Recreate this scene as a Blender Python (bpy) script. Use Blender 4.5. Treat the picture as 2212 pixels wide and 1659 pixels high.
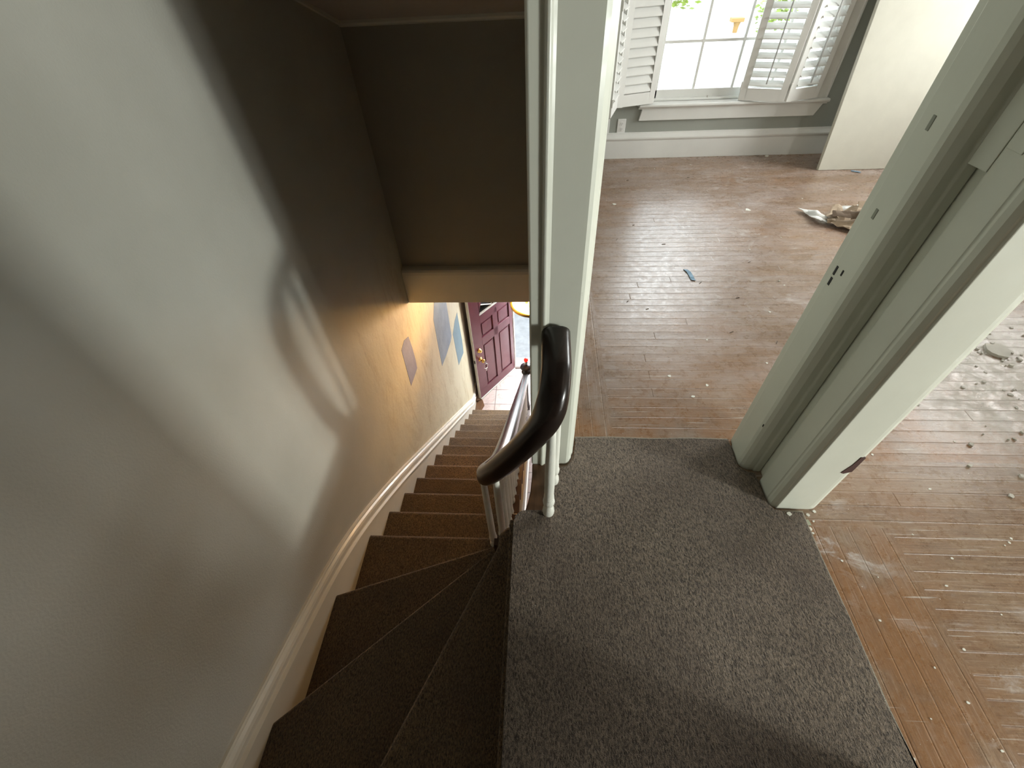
import bpy, bmesh, math, random
from mathutils import Vector, Matrix, noise as mnoise
PI = math.pi
rnd = random.Random(7)
for o in list(bpy.data.objects): bpy.data.objects.remove(o)
S = bpy.context.scene
C = S.collection

# ---------------------------------------------------------------- camera
cam_d = bpy.data.cameras.new('camera'); cam = bpy.data.objects.new('camera', cam_d); C.objects.link(cam)
cam_d.sensor_fit = 'HORIZONTAL'; cam_d.sensor_width = 36.0
cam_d.lens = 930.0 / 2212.0 * 36.0
cam_d.clip_start = 0.02; cam_d.clip_end = 200
# rows: world X, Y, Z expressed in camera coordinates (solved from the vanishing points)
def cam_matrix(f=930., W=2212., H=1659., nad=(1159., 1693.), ty=128.):
    cx, cy = W/2, H/2
    dx, dy = nad[0]-cx, nad[1]-cy
    L = math.hypot(dx, dy); ux, uy = dx/L, dy/L
    bx, by = cx-ux*f*f/L, cy-uy*f*f/L
    yv = (bx+uy*ty, by-ux*ty)
    ray = lambda px, py: Vector(((px-cx)/f, -(py-cy)/f, -1.0))
    Z = -ray(*nad).normalized()
    Y = ray(*yv); Y = (Y - Z*Y.dot(Z)).normalized()
    X = Y.cross(Z)
    return Matrix((X, Y, Z)).to_4x4()
cam.matrix_world = Matrix.Translation((0, 0, 1.5)) @ cam_matrix()
S.camera = cam

# ---------------------------------------------------------------- world, lights, exposure
S.view_settings.view_transform = 'Standard'; S.view_settings.look = 'None'
S.view_settings.gamma = 1.0; S.view_settings.use_curve_mapping = False
S.view_settings.exposure = 0.0
w = bpy.data.worlds.new('world'); S.world = w; w.use_nodes = True
bg = w.node_tree.nodes['Background']
bg.inputs['Color'].default_value = (0.88, 0.95, 1.0, 1); bg.inputs['Strength'].default_value = 7.0

def area(name, loc, target, sx, sy, power, col=(1, 1, 1)):
    l = bpy.data.lights.new(name, 'AREA'); l.shape = 'RECTANGLE'; l.size = sx; l.size_y = sy
    l.energy = power; l.color = col
    o = bpy.data.objects.new(name, l); C.objects.link(o); o.location = loc
    d = Vector(target) - Vector(loc)
    o.rotation_euler = d.to_track_quat('-Z', 'Y').to_euler()
    return o
area('daylight_side_window', (4.02, -1.0, 0.92), (-0.9, 1.0, 0.5), 1.0, 1.0, 84, (0.98, 1.0, 0.95))
area('side_window_shadow_sharpener', (4.01, -1.0, 0.72), (-0.9, 1.0, 0.3), 0.22, 0.32, 90, (0.98, 1.0, 0.95))  # added narrow source that sharpens the rail and post shadows, not a real gap
area('daylight_far_side_window', (4.02, 3.05, 1.35), (1.0, 2.7, 0.4), 1.6, 1.1, 105, (1.0, 0.99, 0.95))
area('daylight_front_window', (1.55, 4.75, 1.75), (1.5, 2.0, 0.0), 1.3, 0.8, 40, (0.93, 0.97, 1.0))
area('daylight_front_door', (0.15, 5.35, -1.75), (-0.3, 3.0, -3.3), 0.9, 1.0, 110, (0.95, 0.97, 1.0))

# ---------------------------------------------------------------- material helper
class NT:
    def __init__(s, name):
        s.m = bpy.data.materials.new(name); s.m.use_nodes = True
        s.t = s.m.node_tree; s.b = s.t.nodes['Principled BSDF']
        s.tc = s.t.nodes.new('ShaderNodeTexCoord')
        s.P = s.tc.outputs['Object']
    def n(s, ty, ins=None, **kw):
        nd = s.t.nodes.new(ty)
        for k, v in kw.items(): setattr(nd, k, v)
        for k, v in (ins or {}).items(): s.set(nd.inputs[k], v)
        return nd
    def set(s, sock, v):
        if isinstance(v, bpy.types.NodeSocket): s.t.links.new(v, sock)
        elif isinstance(v, (tuple, list)) and sock.type == 'RGBA' and len(v) == 3: sock.default_value = (*v, 1)
        else: sock.default_value = v
    def scale(s, v, sc):
        return s.n('ShaderNodeMapping', {'Vector': v, 'Scale': sc}).outputs[0]
    def noise(s, vec, scale, detail=3, rough=.55, dist=0):
        return s.n('ShaderNodeTexNoise', {'Vector': vec, 'Scale': scale, 'Detail': detail, 'Roughness': rough, 'Distortion': dist}).outputs['Fac']
    def math(s, op, a, b=0., c=0.):
        nd = s.n('ShaderNodeMath', operation=op); s.set(nd.inputs[0], a); s.set(nd.inputs[1], b); s.set(nd.inputs[2], c); return nd.outputs[0]
    def ramp(s, fac, lo, hi, a=0., b=1.):
        return s.n('ShaderNodeMapRange', {'Value': fac, 'From Min': lo, 'From Max': hi, 'To Min': a, 'To Max': b}).outputs[0]
    def mix(s, fac, a, b, blend='MIX'):
        nd = s.n('ShaderNodeMix', data_type='RGBA', blend_type=blend)
        s.set(nd.inputs[0], fac); s.set(nd.inputs[6], a); s.set(nd.inputs[7], b); return nd.outputs[2]
    def xyz(s, v=None):
        nd = s.n('ShaderNodeSeparateXYZ', {0: v or s.P}); return nd.outputs
    def comb(s, x, y, z):
        return s.n('ShaderNodeCombineXYZ', {0: x, 1: y, 2: z}).outputs[0]
    def bump(s, h, strength=.3, dist=.01):
        nd = s.n('ShaderNodeBump', {'Height': h, 'Strength': strength, 'Distance': dist})
        s.t.links.new(nd.outputs[0], s.b.inputs['Normal'])
    def out(s, col=None, rough=None, metal=None, spec=None):
        if col is not None: s.set(s.b.inputs['Base Color'], col)
        if rough is not None: s.set(s.b.inputs['Roughness'], rough)
        if metal is not None: s.set(s.b.inputs['Metallic'], metal)
        if spec is not None: s.set(s.b.inputs['Specular IOR Level'], spec)
        return s.m

def mat_simple(name, col, rough=.5, metal=0., bump=0., bscale=60., var=.0, spec=.5):
    t = NT(name)
    c = col
    if var:
        c = t.mix(t.ramp(t.noise(t.P, 9, 5), .35, .7), col, tuple(x*(1-var) for x in col))
    if bump: t.bump(t.noise(t.P, bscale, 3), bump, .004)
    return t.out(c, rough, metal, spec)

def mat_trim(name, col=(.70, .72, .63)):
    t = NT(name)
    big = t.ramp(t.noise(t.P, 3.5, 5), .3, .75)
    c = t.mix(big, col, tuple(x*.90 for x in col))
    chips = t.ramp(t.noise(t.scale(t.P, (1, 1, .35)), 55, 3, .7), .73, .76)
    c = t.mix(t.math('MULTIPLY', chips, .35), c, (.40, .39, .33))
    t.bump(t.math('ADD', t.math('MULTIPLY', t.noise(t.scale(t.P, (1, 1, .15)), 45, 3), .35), t.math('MULTIPLY', t.noise(t.P, 9, 3), .8)), .12, .006)
    return t.out(c, t.ramp(t.noise(t.P, 20, 3), .3, .7, .28, .45))

def mat_wall():
    t = NT('painted_plaster')
    x, y, z = t.xyz()
    n1 = t.noise(t.P, 2.2, 6, .6)
    c = t.mix(t.ramp(n1, .35, .7), (.47, .46, .41), (.42, .41, .36))
    # rough stained old plaster on the lower stair wall, its tan partly painted-in lamplight
    edge = t.math('ADD', y, t.math('MULTIPLY', t.noise(t.P, 1.6, 4), .9))
    m = t.math('MULTIPLY', t.ramp(edge, 1.7, 2.3), t.ramp(z, .35, -.1))
    st = t.ramp(t.noise(t.scale(t.P, (1, 2.2, .9)), 2.4, 8, .75, .7), .48, .72)
    st2 = t.ramp(t.noise(t.scale(t.P, (1, 1, .7)), 30, 6, .8), .54, .70)
    pc = t.mix(t.math('MULTIPLY', st, .75), (.58, .53, .38), (.40, .31, .17))
    pc = t.mix(t.math('MULTIPLY', st2, t.math('MULTIPLY', st, .8)), pc, (.16, .12, .07))
    c = t.mix(m, c, pc)
    h = t.math('ADD', t.math('MULTIPLY', t.noise(t.P, 160, 2), .25), t.math('MULTIPLY', t.noise(t.P, 25, 5, .6), t.math('ADD', t.math('MULTIPLY', m, 1.2), .12)))
    t.bump(h, .25, .008)
    return t.out(c, .62, spec=.3)

def mat_wall_plain(name, col):
    t = NT(name)
    c = t.mix(t.ramp(t.noise(t.P, 2.5, 5), .35, .7), col, tuple(x*.93 for x in col))
    t.bump(t.math('ADD', t.noise(t.P, 150, 2), t.math('MULTIPLY', t.noise(t.P, 6, 3), .6)), .12, .006)
    return t.out(c, .6, spec=.3)

def mat_carpet(name, lo, hi):
    t = NT(name)
    P = t.P
    wv = t.n('ShaderNodeMapping', {'Vector': P, 'Rotation': (0, 0, .7), 'Scale': (1, .45, 1)}).outputs[0]
    f1 = t.noise(wv, 240, 3, .6, .6)
    f2 = t.noise(P, 520, 2)
    f = t.math('ADD', t.math('MULTIPLY', f1, .7), t.math('MULTIPLY', f2, .3))
    c = t.mix(t.ramp(f, .39, .61), lo, hi)
    big = t.ramp(t.noise(P, 2.6, 4), .35, .7)
    c = t.mix(t.math('MULTIPLY', big, .55), c, (.075, .046, .031))
    speck = t.ramp(t.noise(P, 75, 2, .5), .80, .81)
    c = t.mix(speck, c, (.6, .58, .52))
    t.bump(t.math('ADD', f, t.math('MULTIPLY', t.noise(P, 28, 2), .5)), 1.0, .012)
    t.b.inputs['Sheen Weight'].default_value = .25
    t.b.inputs['Sheen Roughness'].default_value = .6
    return t.out(c, .95, spec=.1)

def mat_floor():
    t = NT('worn_oak_boards')
    x, y, z = t.xyz()
    # border boards run along y, the field runs along x
    jit = 0
    m1 = t.math('MULTIPLY', t.math('LESS_THAN', x, .315), t.math('GREATER_THAN', y, 1.1))
    m2 = t.math('MULTIPLY', t.math('LESS_THAN', x, 1.235), t.math('LESS_THAN', y, .72))
    m = t.math('MAXIMUM', m1, m2)
    inv = t.math('SUBTRACT', 1., m)
    a = t.math('ADD', t.math('MULTIPLY', x, inv), t.math('MULTIPLY', y, m))      # along the boards
    b = t.math('ADD', t.math('MULTIPLY', y, inv), t.math('MULTIPLY', x, m))      # across
    bw = .0575
    rowf = t.math('DIVIDE', b, bw)
    row = t.math('FLOOR', rowf)
    fr = t.math('FRACT', rowf)
    wn = t.n('ShaderNodeTexWhiteNoise', {'W': row}, noise_dimensions='1D').outputs['Value']
    seg = t.math('ADD', t.math('DIVIDE', a, 2.6), t.math('MULTIPLY', wn, 7.3))
    segid = t.math('FLOOR', seg); segf = t.math('FRACT', seg)
    wn2 = t.n('ShaderNodeTexWhiteNoise', {'Vector': t.comb(row, segid, m)}, noise_dimensions='3D').outputs['Value']
    gv = t.comb(t.math('MULTIPLY', a, 2.2), t.math('MULTIPLY', b, 40.), t.math('MULTIPLY', wn2, 9.))
    grain = t.noise(gv, 2.6, 6, .65, 1.2)
    board = t.mix(wn2, (.27, .160, .098), (.20, .122, .080))
    board = t.mix(t.ramp(grain, .35, .68), board, (.15, .088, .056))
    mot = t.noise(t.comb(t.math('MULTIPLY', a, 55.), t.math('MULTIPLY', b, 120.), 2.), 1., 6, .8, .5)
    board = t.mix(t.ramp(mot, .40, .62, 0., .55), board, (.33, .22, .13))
    # orange, less worn places near walls and the doorway
    fresh = t.ramp(t.noise(t.P, 1.7, 4, .6), .50, .66)
    nearA = t.math('MULTIPLY', t.ramp(y, 1.75, 1.15), t.math('GREATER_THAN', y, 1.0))
    nearB = t.math('MULTIPLY', t.ramp(x, 1.4, 1.1), t.math('LESS_THAN', y, .75))
    fresh = t.math('MAXIMUM', t.math('MULTIPLY', fresh, .5), t.math('MULTIPLY', t.math('MAXIMUM', nearA, nearB), t.ramp(t.noise(t.P, 5, 4), .34, .54)))
    c = t.mix(t.math('MULTIPLY', fresh, .72), board, (.30, .140, .050))
    # grey wear film
    wear = t.ramp(t.noise(t.comb(t.math('MULTIPLY', a, 1.), t.math('MULTIPLY', b, 3.2), 0.), 2.6, 7, .72, .4), .40, .66)
    wear = t.math('MULTIPLY', wear, t.math('SUBTRACT', t.ramp(y, .6, 1.6, .62, 1.1), t.math('MULTIPLY', fresh, .75)))
    wc = t.mix(t.ramp(y, .9, 1.5), (.41, .31, .21), (.43, .35, .325))
    c = t.mix(t.math('MULTIPLY', wear, .60), c, wc)
    # plaster dust film and smears
    d1 = t.noise(t.comb(t.math('MULTIPLY', x, 1.), t.math('MULTIPLY', y, 1.8), 3.), 5., 8, .78, .8)
    d2 = t.ramp(t.noise(t.P, 1.1, 3), .45, .62)
    dust = t.math('MULTIPLY', t.ramp(d1, .53, .66), t.math('MULTIPLY', d2, t.ramp(x, .55, 1.0)))
    c = t.mix(t.math('MULTIPLY', dust, .7), c, (.60, .56, .54))
    # heavy plaster dust where the rubble lies
    dx = t.math('SUBTRACT', x, 2.35); dy = t.math('SUBTRACT', y, 1.45)
    rr = t.math('SQRT', t.math('ADD', t.math('MULTIPLY', dx, dx), t.math('MULTIPLY', dy, t.math('MULTIPLY', dy, 1.6))))
    hv = t.math('MULTIPLY', t.ramp(t.math('ADD', rr, t.math('MULTIPLY', t.noise(t.P, 3, 5), .7)), 1.15, .75), t.ramp(t.noise(t.P, 14, 8, .8), .38, .58))
    c = t.mix(t.math('MULTIPLY', hv, .85), c, (.50, .475, .42))
    # thin scratches
    def scratch(rot, sc, th):
        v = t.n('ShaderNodeMapping', {'Vector': t.P, 'Rotation': (0, 0, rot), 'Scale': (1.2, 42, 1)}).outputs[0]
        return t.ramp(t.noise(v, sc, 2, .5, .15), th, th+.02)
    sc = t.math('MAXIMUM', scratch(.5, 2.2, .71), scratch(-.35, 2.0, .72))
    sc = t.math('MAXIMUM', sc, scratch(1.2, 2.1, .73))
    c = t.mix(t.math('MULTIPLY', sc, .55), c, (.62, .58, .53))
    specks = t.ramp(t.noise(t.P, 130, 2, .5), .77, .79)
    c = t.mix(specks, c, (.80, .77, .70))
    dsp = t.ramp(t.noise(t.scale(t.P, (1, 2, 1)), 60, 2, .5), .235, .215)
    c = t.mix(dsp, c, (.03, .022, .016))
    # joints
    g = t.math('MAXIMUM', t.ramp(fr, .05, .015), t.ramp(fr, .95, .985))
    streak = t.noise(t.comb(t.math('MULTIPLY', a, 3.), t.math('MULTIPLY', b, 150.), 1.), 1.6, 5, .7, .3)
    c = t.mix(t.ramp(streak, .52, .72, 0., .5), c, (.10, .062, .045))
    c = t.mix(t.ramp(streak, .46, .28, 0., .35), c, (.55, .48, .43))
    gd = t.math('MULTIPLY', g, t.ramp(t.noise(t.comb(t.math('MULTIPLY', a, 1.3), row, 0.), 1.5, 3), .46, .66, 0., t.ramp(m, 0., 1., .6, .15)))
    g = t.math('MAXIMUM', g, t.ramp(segf, .002, .0006))
    c = t.mix(gd, c, (.07, .045, .033))
    fx = t.ramp(mot, .55, .75, 0., .45)
    c = t.mix(fx, c, (.50, .42, .35))
    lt = t.math('MULTIPLY', t.ramp(fr, .10, .03), t.ramp(t.noise(t.comb(t.math('MULTIPLY', a, 1.2), row, 5.), 1.7, 3), .58, .66, 0., .6))
    c = t.mix(lt, c, (.58, .52, .46))
    cup = t.math('MULTIPLY', t.math('POWER', t.math('ABSOLUTE', t.math('SUBTRACT', fr, .5)), 2.), .4)
    h = t.math('SUBTRACT', t.math('ADD', cup, t.math('MULTIPLY', grain, .12)), t.math('MULTIPLY', g, .4))
    t.bump(t.math('ADD', h, t.math('MULTIPLY', t.noise(t.P, 24, 5, .7), .25)), .42, .006)
    ro = t.math('ADD', t.ramp(t.noise(t.P, 30, 6, .7), .3, .7, .20, .40), t.math('MULTIPLY', t.math('ADD', dust, hv), .35))
    return t.out(c, ro, spec=.75)

def mat_wood(name, a, b, rough=.35, axis=1):
    t = NT(name)
    sc = [30, 30, 30]; sc[axis] = 2.5
    g = t.noise(t.scale(t.P, tuple(sc)), 1.4, 6, .65, .8)
    c = t.mix(t.ramp(g, .35, .7), a, b)
    t.bump(g, .1, .003)
    return t.out(c, rough)

def mat_tile():
    t = NT('beige_floor_tile')
    x, y, z = t.xyz()
    g = None
    ids = []
    for v, off in ((x, -.365), (y, 4.34)):
        q = t.math('DIVIDE', t.math('SUBTRACT', v, off), .285)
        f = t.math('FRACT', q); ids.append(t.math('FLOOR', q))
        e = t.math('MAXIMUM', t.ramp(f, .022, .012), t.ramp(f, .978, .988))
        g = e if g is None else t.math('MAXIMUM', g, e)
    wn = t.n('ShaderNodeTexWhiteNoise', {'Vector': t.comb(ids[0], ids[1], 0.)}, noise_dimensions='3D').outputs['Value']
    c = t.mix(wn, (.60, .50, .47), (.54, .44, .41))
    c = t.mix(t.ramp(t.noise(t.P, 9, 6, .7, 1.5), .45, .68), c, (.43, .34, .31))
    c = t.mix(g, c, (.19, .155, .14))
    t.bump(t.math('SUBTRACT', t.noise(t.P, 40, 3), t.math('MULTIPLY', g, 2.)), .2, .004)
    return t.out(c, .34)

def mat_emit(name, col, st):
    t = NT(name); t.out(col, .5)
    t.b.inputs['Emission Color'].default_value = (*col, 1); t.b.inputs['Emission Strength'].default_value = st
    return t.m

def mat_glass(name, rough=0.0, tint=(1, 1, 1)):
    t = NT(name); t.out(tint, rough); t.b.inputs['Transmission Weight'].default_value = 1; t.b.inputs['IOR'].default_value = 1.45
    tr = t.n('ShaderNodeBsdfTransparent', {0: (.97, .98, .97)}); gl = t.n('ShaderNodeBsdfGlossy', {0: (1, 1, 1), 'Roughness': .02})
    fr = t.n('ShaderNodeFresnel', {0: 1.45})
    mx = t.n('ShaderNodeMixShader', {0: fr.outputs[0], 1: tr.outputs[0], 2: gl.outputs[0]})
    t.t.links.new(mx.outputs[0], t.t.nodes['Material Output'].inputs['Surface'])
    return t.m

M = {}
M['wall'] = mat_wall()
M['wall_sage'] = mat_wall_plain('sage_wall_paint', (.36, .375, .335))
M['wall_grey'] = mat_wall_plain('shaded_wall_paint', (.31, .285, .235))  # base colour lowered to carry the shade on the stairhead wall
M['ceil'] = mat_wall_plain('ceiling_paint', (.50, .45, .40))
M['trim'] = mat_trim('sage_white_gloss_trim', (.67, .68, .59))
M['trim_cream'] = mat_trim('cream_gloss_trim', (.72, .68, .58))
M['trim_white'] = mat_trim('white_gloss_trim', (.80, .80, .77))
M['carpet'] = mat_carpet('brown_grey_pile', (.036, .026, .018), (.35, .272, .200))
M['carpet_stair'] = mat_carpet('shaded_stair_pile', (.030, .018, .008), (.34, .225, .115))  # same carpet as the landing, stairwell shade and lamp warmth put into its colour
M['floor'] = mat_floor()
M['darkwood'] = mat_wood('dark_stained_wood', (.085, .042, .024), (.045, .022, .013), .35)
M['rail'] = mat_wood('near_black_varnished_wood', (.018, .010, .007), (.009, .006, .005), .26)
M['edgewood'] = mat_wood('brown_landing_wood', (.16, .080, .036), (.085, .04, .018), .4)
M['tile'] = mat_tile()
M['baluster'] = mat_simple('white_baluster_paint', (.78, .77, .69), .38, bump=.25, bscale=90, var=.08)
M['maroon'] = mat_simple('maroon_door_paint', (.165, .050, .068), .27, bump=.1, bscale=50, var=.12)
M['doorwhite'] = mat_simple('white_door_edge', (.75, .74, .70), .4)
M['brass'] = mat_simple('polished_brass', (.80, .52, .16), .18, 1.)
M['steel'] = mat_simple('bright_steel', (.62, .60, .57), .25, 1.)
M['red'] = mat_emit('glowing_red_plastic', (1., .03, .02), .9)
M['newel'] = mat_simple('dark_newel_stain', (.040, .032, .034), .22)
M['patch'] = mat_simple('blue_grey_old_paint', (.19, .235, .30), .6, bump=.5, bscale=60, var=.25)
M['patch2'] = mat_simple('teal_grey_old_paint', (.15, .235, .28), .6, bump=.5, bscale=60, var=.15)
M['patch3'] = mat_simple('violet_grey_old_paint', (.25, .25, .36), .6, bump=.5, bscale=60, var=.25)
M['glass'] = mat_glass('window_glass')
M['slab'] = mat_simple('glossy_offwhite_door_paint', (.66, .645, .56), .22, bump=.18, bscale=18, var=.05)
M['plate'] = mat_simple('white_outlet_plastic', (.82, .82, .80), .35)
M['socket'] = mat_simple('grey_socket_face', (.45, .45, .44), .4)
M['black'] = mat_simple('black_slot', (.01, .01, .01), .6)
M['kraft'] = mat_simple('brown_kraft_paper', (.42, .32, .225), .8, bump=.3, bscale=80, var=.2)
M['kraft_dark'] = mat_simple('shaded_paper_hollow', (.12, .08, .05), .85)  # shade of the bag's hollow put into a darker paper colour
M['white_paper'] = mat_simple('white_printed_paper', (.78, .78, .76), .7, var=.15)
M['redprint'] = mat_simple('red_printed_paper', (.42, .09, .06), .7)
M['backing'] = mat_simple('pale_jute_backing', (.42, .38, .31), .95, bump=.8, bscale=300, var=.3)
M['tape'] = mat_simple('blue_painters_tape', (.22, .36, .50), .6, var=.2)
M['chip'] = mat_simple('offwhite_paint_flake', (.74, .73, .66), .6)
M['chip_green'] = mat_simple('sage_paint_flake', (.36, .38, .27), .6)
M['plaster'] = mat_simple('crumbled_plaster', (.58, .55, .49), .9, var=.3)
M['splinter'] = mat_simple('dark_wood_splinter', (.05, .032, .02), .8)
M['chipwood'] = mat_simple('bare_dark_wood', (.060, .022, .017), .7)
M['dent'] = mat_simple('grey_dent', (.27, .28, .23), .6)
M['concrete'] = mat_simple('pale_concrete', (.135, .14, .145), .9, bump=.5, bscale=12, var=.25)
M['leaf'] = mat_simple('yellow_green_leaf', (.13, .19, .015), .6)
M['pavement'] = mat_simple('sunlit_pale_pavement', (.36, .36, .35), .9)
M['bark'] = mat_simple('pale_bark', (.38, .36, .33), .9)
M['terracotta'] = mat_simple('ochre_stone', (.26, .16, .055), .8)
M['shade'] = NT('frosted_lamp_glass').m
_t = M['shade'].node_tree; _b = _t.nodes['Principled BSDF']; _b.inputs['Base Color'].default_value = (1, .93, .78, 1); _b.inputs['Roughness'].default_value = .35; _b.inputs['Transmission Weight'].default_value = .35
M['bulb'] = mat_emit('lit_bulb', (1., .62, .22), 60.)

# ---------------------------------------------------------------- mesh helper
ORG = {}
class MB:
    def __init__(s): s.bm = bmesh.new()
    def box(s, x0, x1, y0, y1, z0, z1, M4=None):
        vs = [s.bm.verts.new(Vector((x, y, z)) if M4 is None else M4 @ Vector((x, y, z))) for x in (x0, x1) for y in (y0, y1) for z in (z0, z1)]
        for f in ((0, 1, 3, 2), (4, 6, 7, 5), (0, 4, 5, 1), (2, 3, 7, 6), (0, 2, 6, 4), (1, 5, 7, 3)):
            s.bm.faces.new([vs[i] for i in f])
        return s
    def prism(s, pts, a, b, axis='z', M4=None):
        """polygon extruded: axis z -> pts (x,y); axis x -> pts (y,z); axis y -> pts (x,z)"""
        def P(p, h):
            v = Vector((p[0], p[1], h)) if axis == 'z' else Vector((h, p[0], p[1])) if axis == 'x' else Vector((p[0], h, p[1]))
            return v if M4 is None else M4 @ v
        lo = [s.bm.verts.new(P(p, a)) for p in pts]; hi = [s.bm.verts.new(P(p, b)) for p in pts]
        n = len(pts)
        for i in range(n): s.bm.faces.new((lo[i], lo[(i+1) % n], hi[(i+1) % n], hi[i]))
        s.bm.faces.new(lo[::-1]); s.bm.faces.new(hi)
        return s
    def lathe(s, prof, c=(0, 0, 0), n=20, M4=None):
        """prof: list of (r, z) bottom to top"""
        rings = []
        for r, z in prof:
            rings.append([s.bm.verts.new((lambda v: v if M4 is None else M4 @ v)(Vector((c[0]+r*math.cos(2*PI*k/n), c[1]+r*math.sin(2*PI*k/n), c[2]+z)))) for k in range(n)])
        for a, b in zip(rings, rings[1:]):
            for k in range(n): s.bm.faces.new((a[k], a[(k+1) % n], b[(k+1) % n], b[k]))
        s.bm.faces.new(rings[0][::-1]); s.bm.faces.new(rings[-1])
        return s
    def sweep(s, path, prof, up=Vector((0, 0, 1)), caps=True):
        """prof: list of (side, up) offsets"""
        path = [Vector(p) for p in path]; rings = []
        for i, p in enumerate(path):
            t = (path[min(i+1, len(path)-1)] - path[max(i-1, 0)]).normalized()
            sd = t.cross(up)
            if sd.length < 1e-4: sd = Vector((1, 0, 0))
            sd.normalize(); u = sd.cross(t)
            rings.append([s.bm.verts.new(p + sd*a + u*b) for a, b in prof])
        n = len(prof)
        for a, b in zip(rings, rings[1:]):
            for k in range(n): s.bm.faces.new((a[k], a[(k+1) % n], b[(k+1) % n], b[k]))
        if caps: s.bm.faces.new(rings[0][::-1]); s.bm.faces.new(rings[-1])
        return s
    def tube(s, path, r, n=8):
        return s.sweep(path, [(r*math.cos(2*PI*k/n), r*math.sin(2*PI*k/n)) for k in range(n)])
    def build(s, name, mat, parent=None, smooth=False, bevel=0., seg=2, label=None):
        bmesh.ops.remove_doubles(s.bm, verts=s.bm.verts, dist=1e-6)
        bmesh.ops.recalc_face_normals(s.bm, faces=s.bm.faces)
        org = ORG.get(parent.name, Vector()) if parent else Vector()
        if parent:
            for v in s.bm.verts: v.co -= org
        me = bpy.data.meshes.new(name); s.bm.to_mesh(me); s.bm.free()
        me.materials.append(mat)
        if smooth:
            for p in me.polygons: p.use_smooth = True
        o = bpy.data.objects.new(name, me); C.objects.link(o)
        if parent: o.parent = parent
        ORG[o.name] = org
        if bevel:
            b = o.modifiers.new('bevel', 'BEVEL'); b.width = bevel; b.segments = seg; b.limit_method = 'ANGLE'; b.angle_limit = .6
        if label: o['label'] = label
        return o

def tag(o, label, cat, group=None, kind=None):
    o['label'] = label; o['category'] = cat
    if group: o['group'] = group
    if kind: o['kind'] = kind
    return o
def struct(o): o['kind'] = 'structure'; return o
def thing(name, loc, label, cat, group=None):
    o = bpy.data.objects.new(name, None); C.objects.link(o); o.location = loc; o.empty_display_size = .1
    ORG[o.name] = Vector(loc)
    return tag(o, label, cat, group)
def sroot(name, loc):
    o = bpy.data.objects.new(name, None); C.objects.link(o); o.location = loc; ORG[o.name] = Vector(loc); o['kind'] = 'structure'; return o

R = .195; XL = -.945
FL = -17*R                     # lower floor level
def ny(n): return .973 + .235*(n-4)     # nosing line of straight step n
def boxes(name, mat, *bs, **kw):
    m = MB()
    for b in bs: m.box(*b)
    return struct(m.build(name, mat, **kw))

# ---------------------------------------------------------------- room shell
boxes('wall_left', M['wall'], (XL-.12, XL, -1.4, 4.09, FL-.05, 2.5))
boxes('wall_left_alcove', M['plate'], (XL-.24, XL-.006, 4.05, 4.95, FL-.05, -.34))  # white base colour makes up for light blocked by the door leaf
boxes('wall_stairhead', M['wall_grey'], (XL, -.03, 2.56, 2.68, -.34, 2.45))
boxes('wall_partition', M['wall_sage'], (-.03, .10, 1.085, 4.22, -.012, 2.45))
boxes('wall_rear', M['wall_grey'], (XL, .99, -1.42, -1.30, -1.2, 2.45), (.99, 4.0, -2.32, -2.2, -.02, 2.45), (.87, .99, -2.32, -1.30, -.02, 2.45))
boxes('wall_hall', M['wall_grey'], (.88, .99, -1.30, .02, -.012, 2.45), (.88, .99, .02, .78, 2.10, 2.45), (.10, .9, .97, 1.07, 2.10, 2.45))
# window wall with its opening
WX0, WX1, WZ0, WZ1, WY = .90, 2.22, .42, 2.05, 4.216
boxes('wall_front', M['wall_sage'], (-.03, WX0, WY, WY+.14, -.05, 2.45), (WX1, 4.0, WY, WY+.14, -.05, 2.45), (WX0, WX1, WY, WY+.14, -.05, WZ0-.02), (WX0, WX1, WY, WY+.14, WZ1, 2.45))
# right wall with the side window opening
boxes('wall_right', M['wall_sage'], (3.9, 4.0, -.47, 2.2, -.05, 2.45), (3.9, 4.0, 3.9, WY+.14, -.05, 2.45), (3.9, 4.0, 2.2, 3.9, -.05, .78), (3.9, 4.0, 2.2, 3.9, 1.92, 2.45), (3.9, 4.0, -2.32, -1.53, -.05, 2.45), (3.9, 4.0, -1.53, -.47, -.05, .38), (3.9, 4.0, -1.53, -.47, 1.48, 2.45))
# sloped ceiling over the stairwell, flat elsewhere
m = MB(); m.prism([(2.56, 1.212), (-1.30, 2.44), (-1.30, 2.50), (2.60, 1.262)], XL, -.03, 'x')
struct(m.build('ceiling_stairwell', M['ceil']))
m = MB(); m.prism([(2.530, 1.209), (2.534, 1.200), (2.56, 1.192), (2.56, 1.215), (2.535, 1.224)], XL+.003, -.033, 'x')
m.prism([(2.56, 1.196), (2.56, 1.212), (-1.28, 2.434), (-1.28, 2.418)], XL, XL+.014, 'x')
struct(m.build('trim_ceiling', M['trim_cream']))
boxes('ceiling', M['ceil'], (XL-.12, 4.0, -2.32, WY+.14, 2.45, 2.52))
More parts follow.
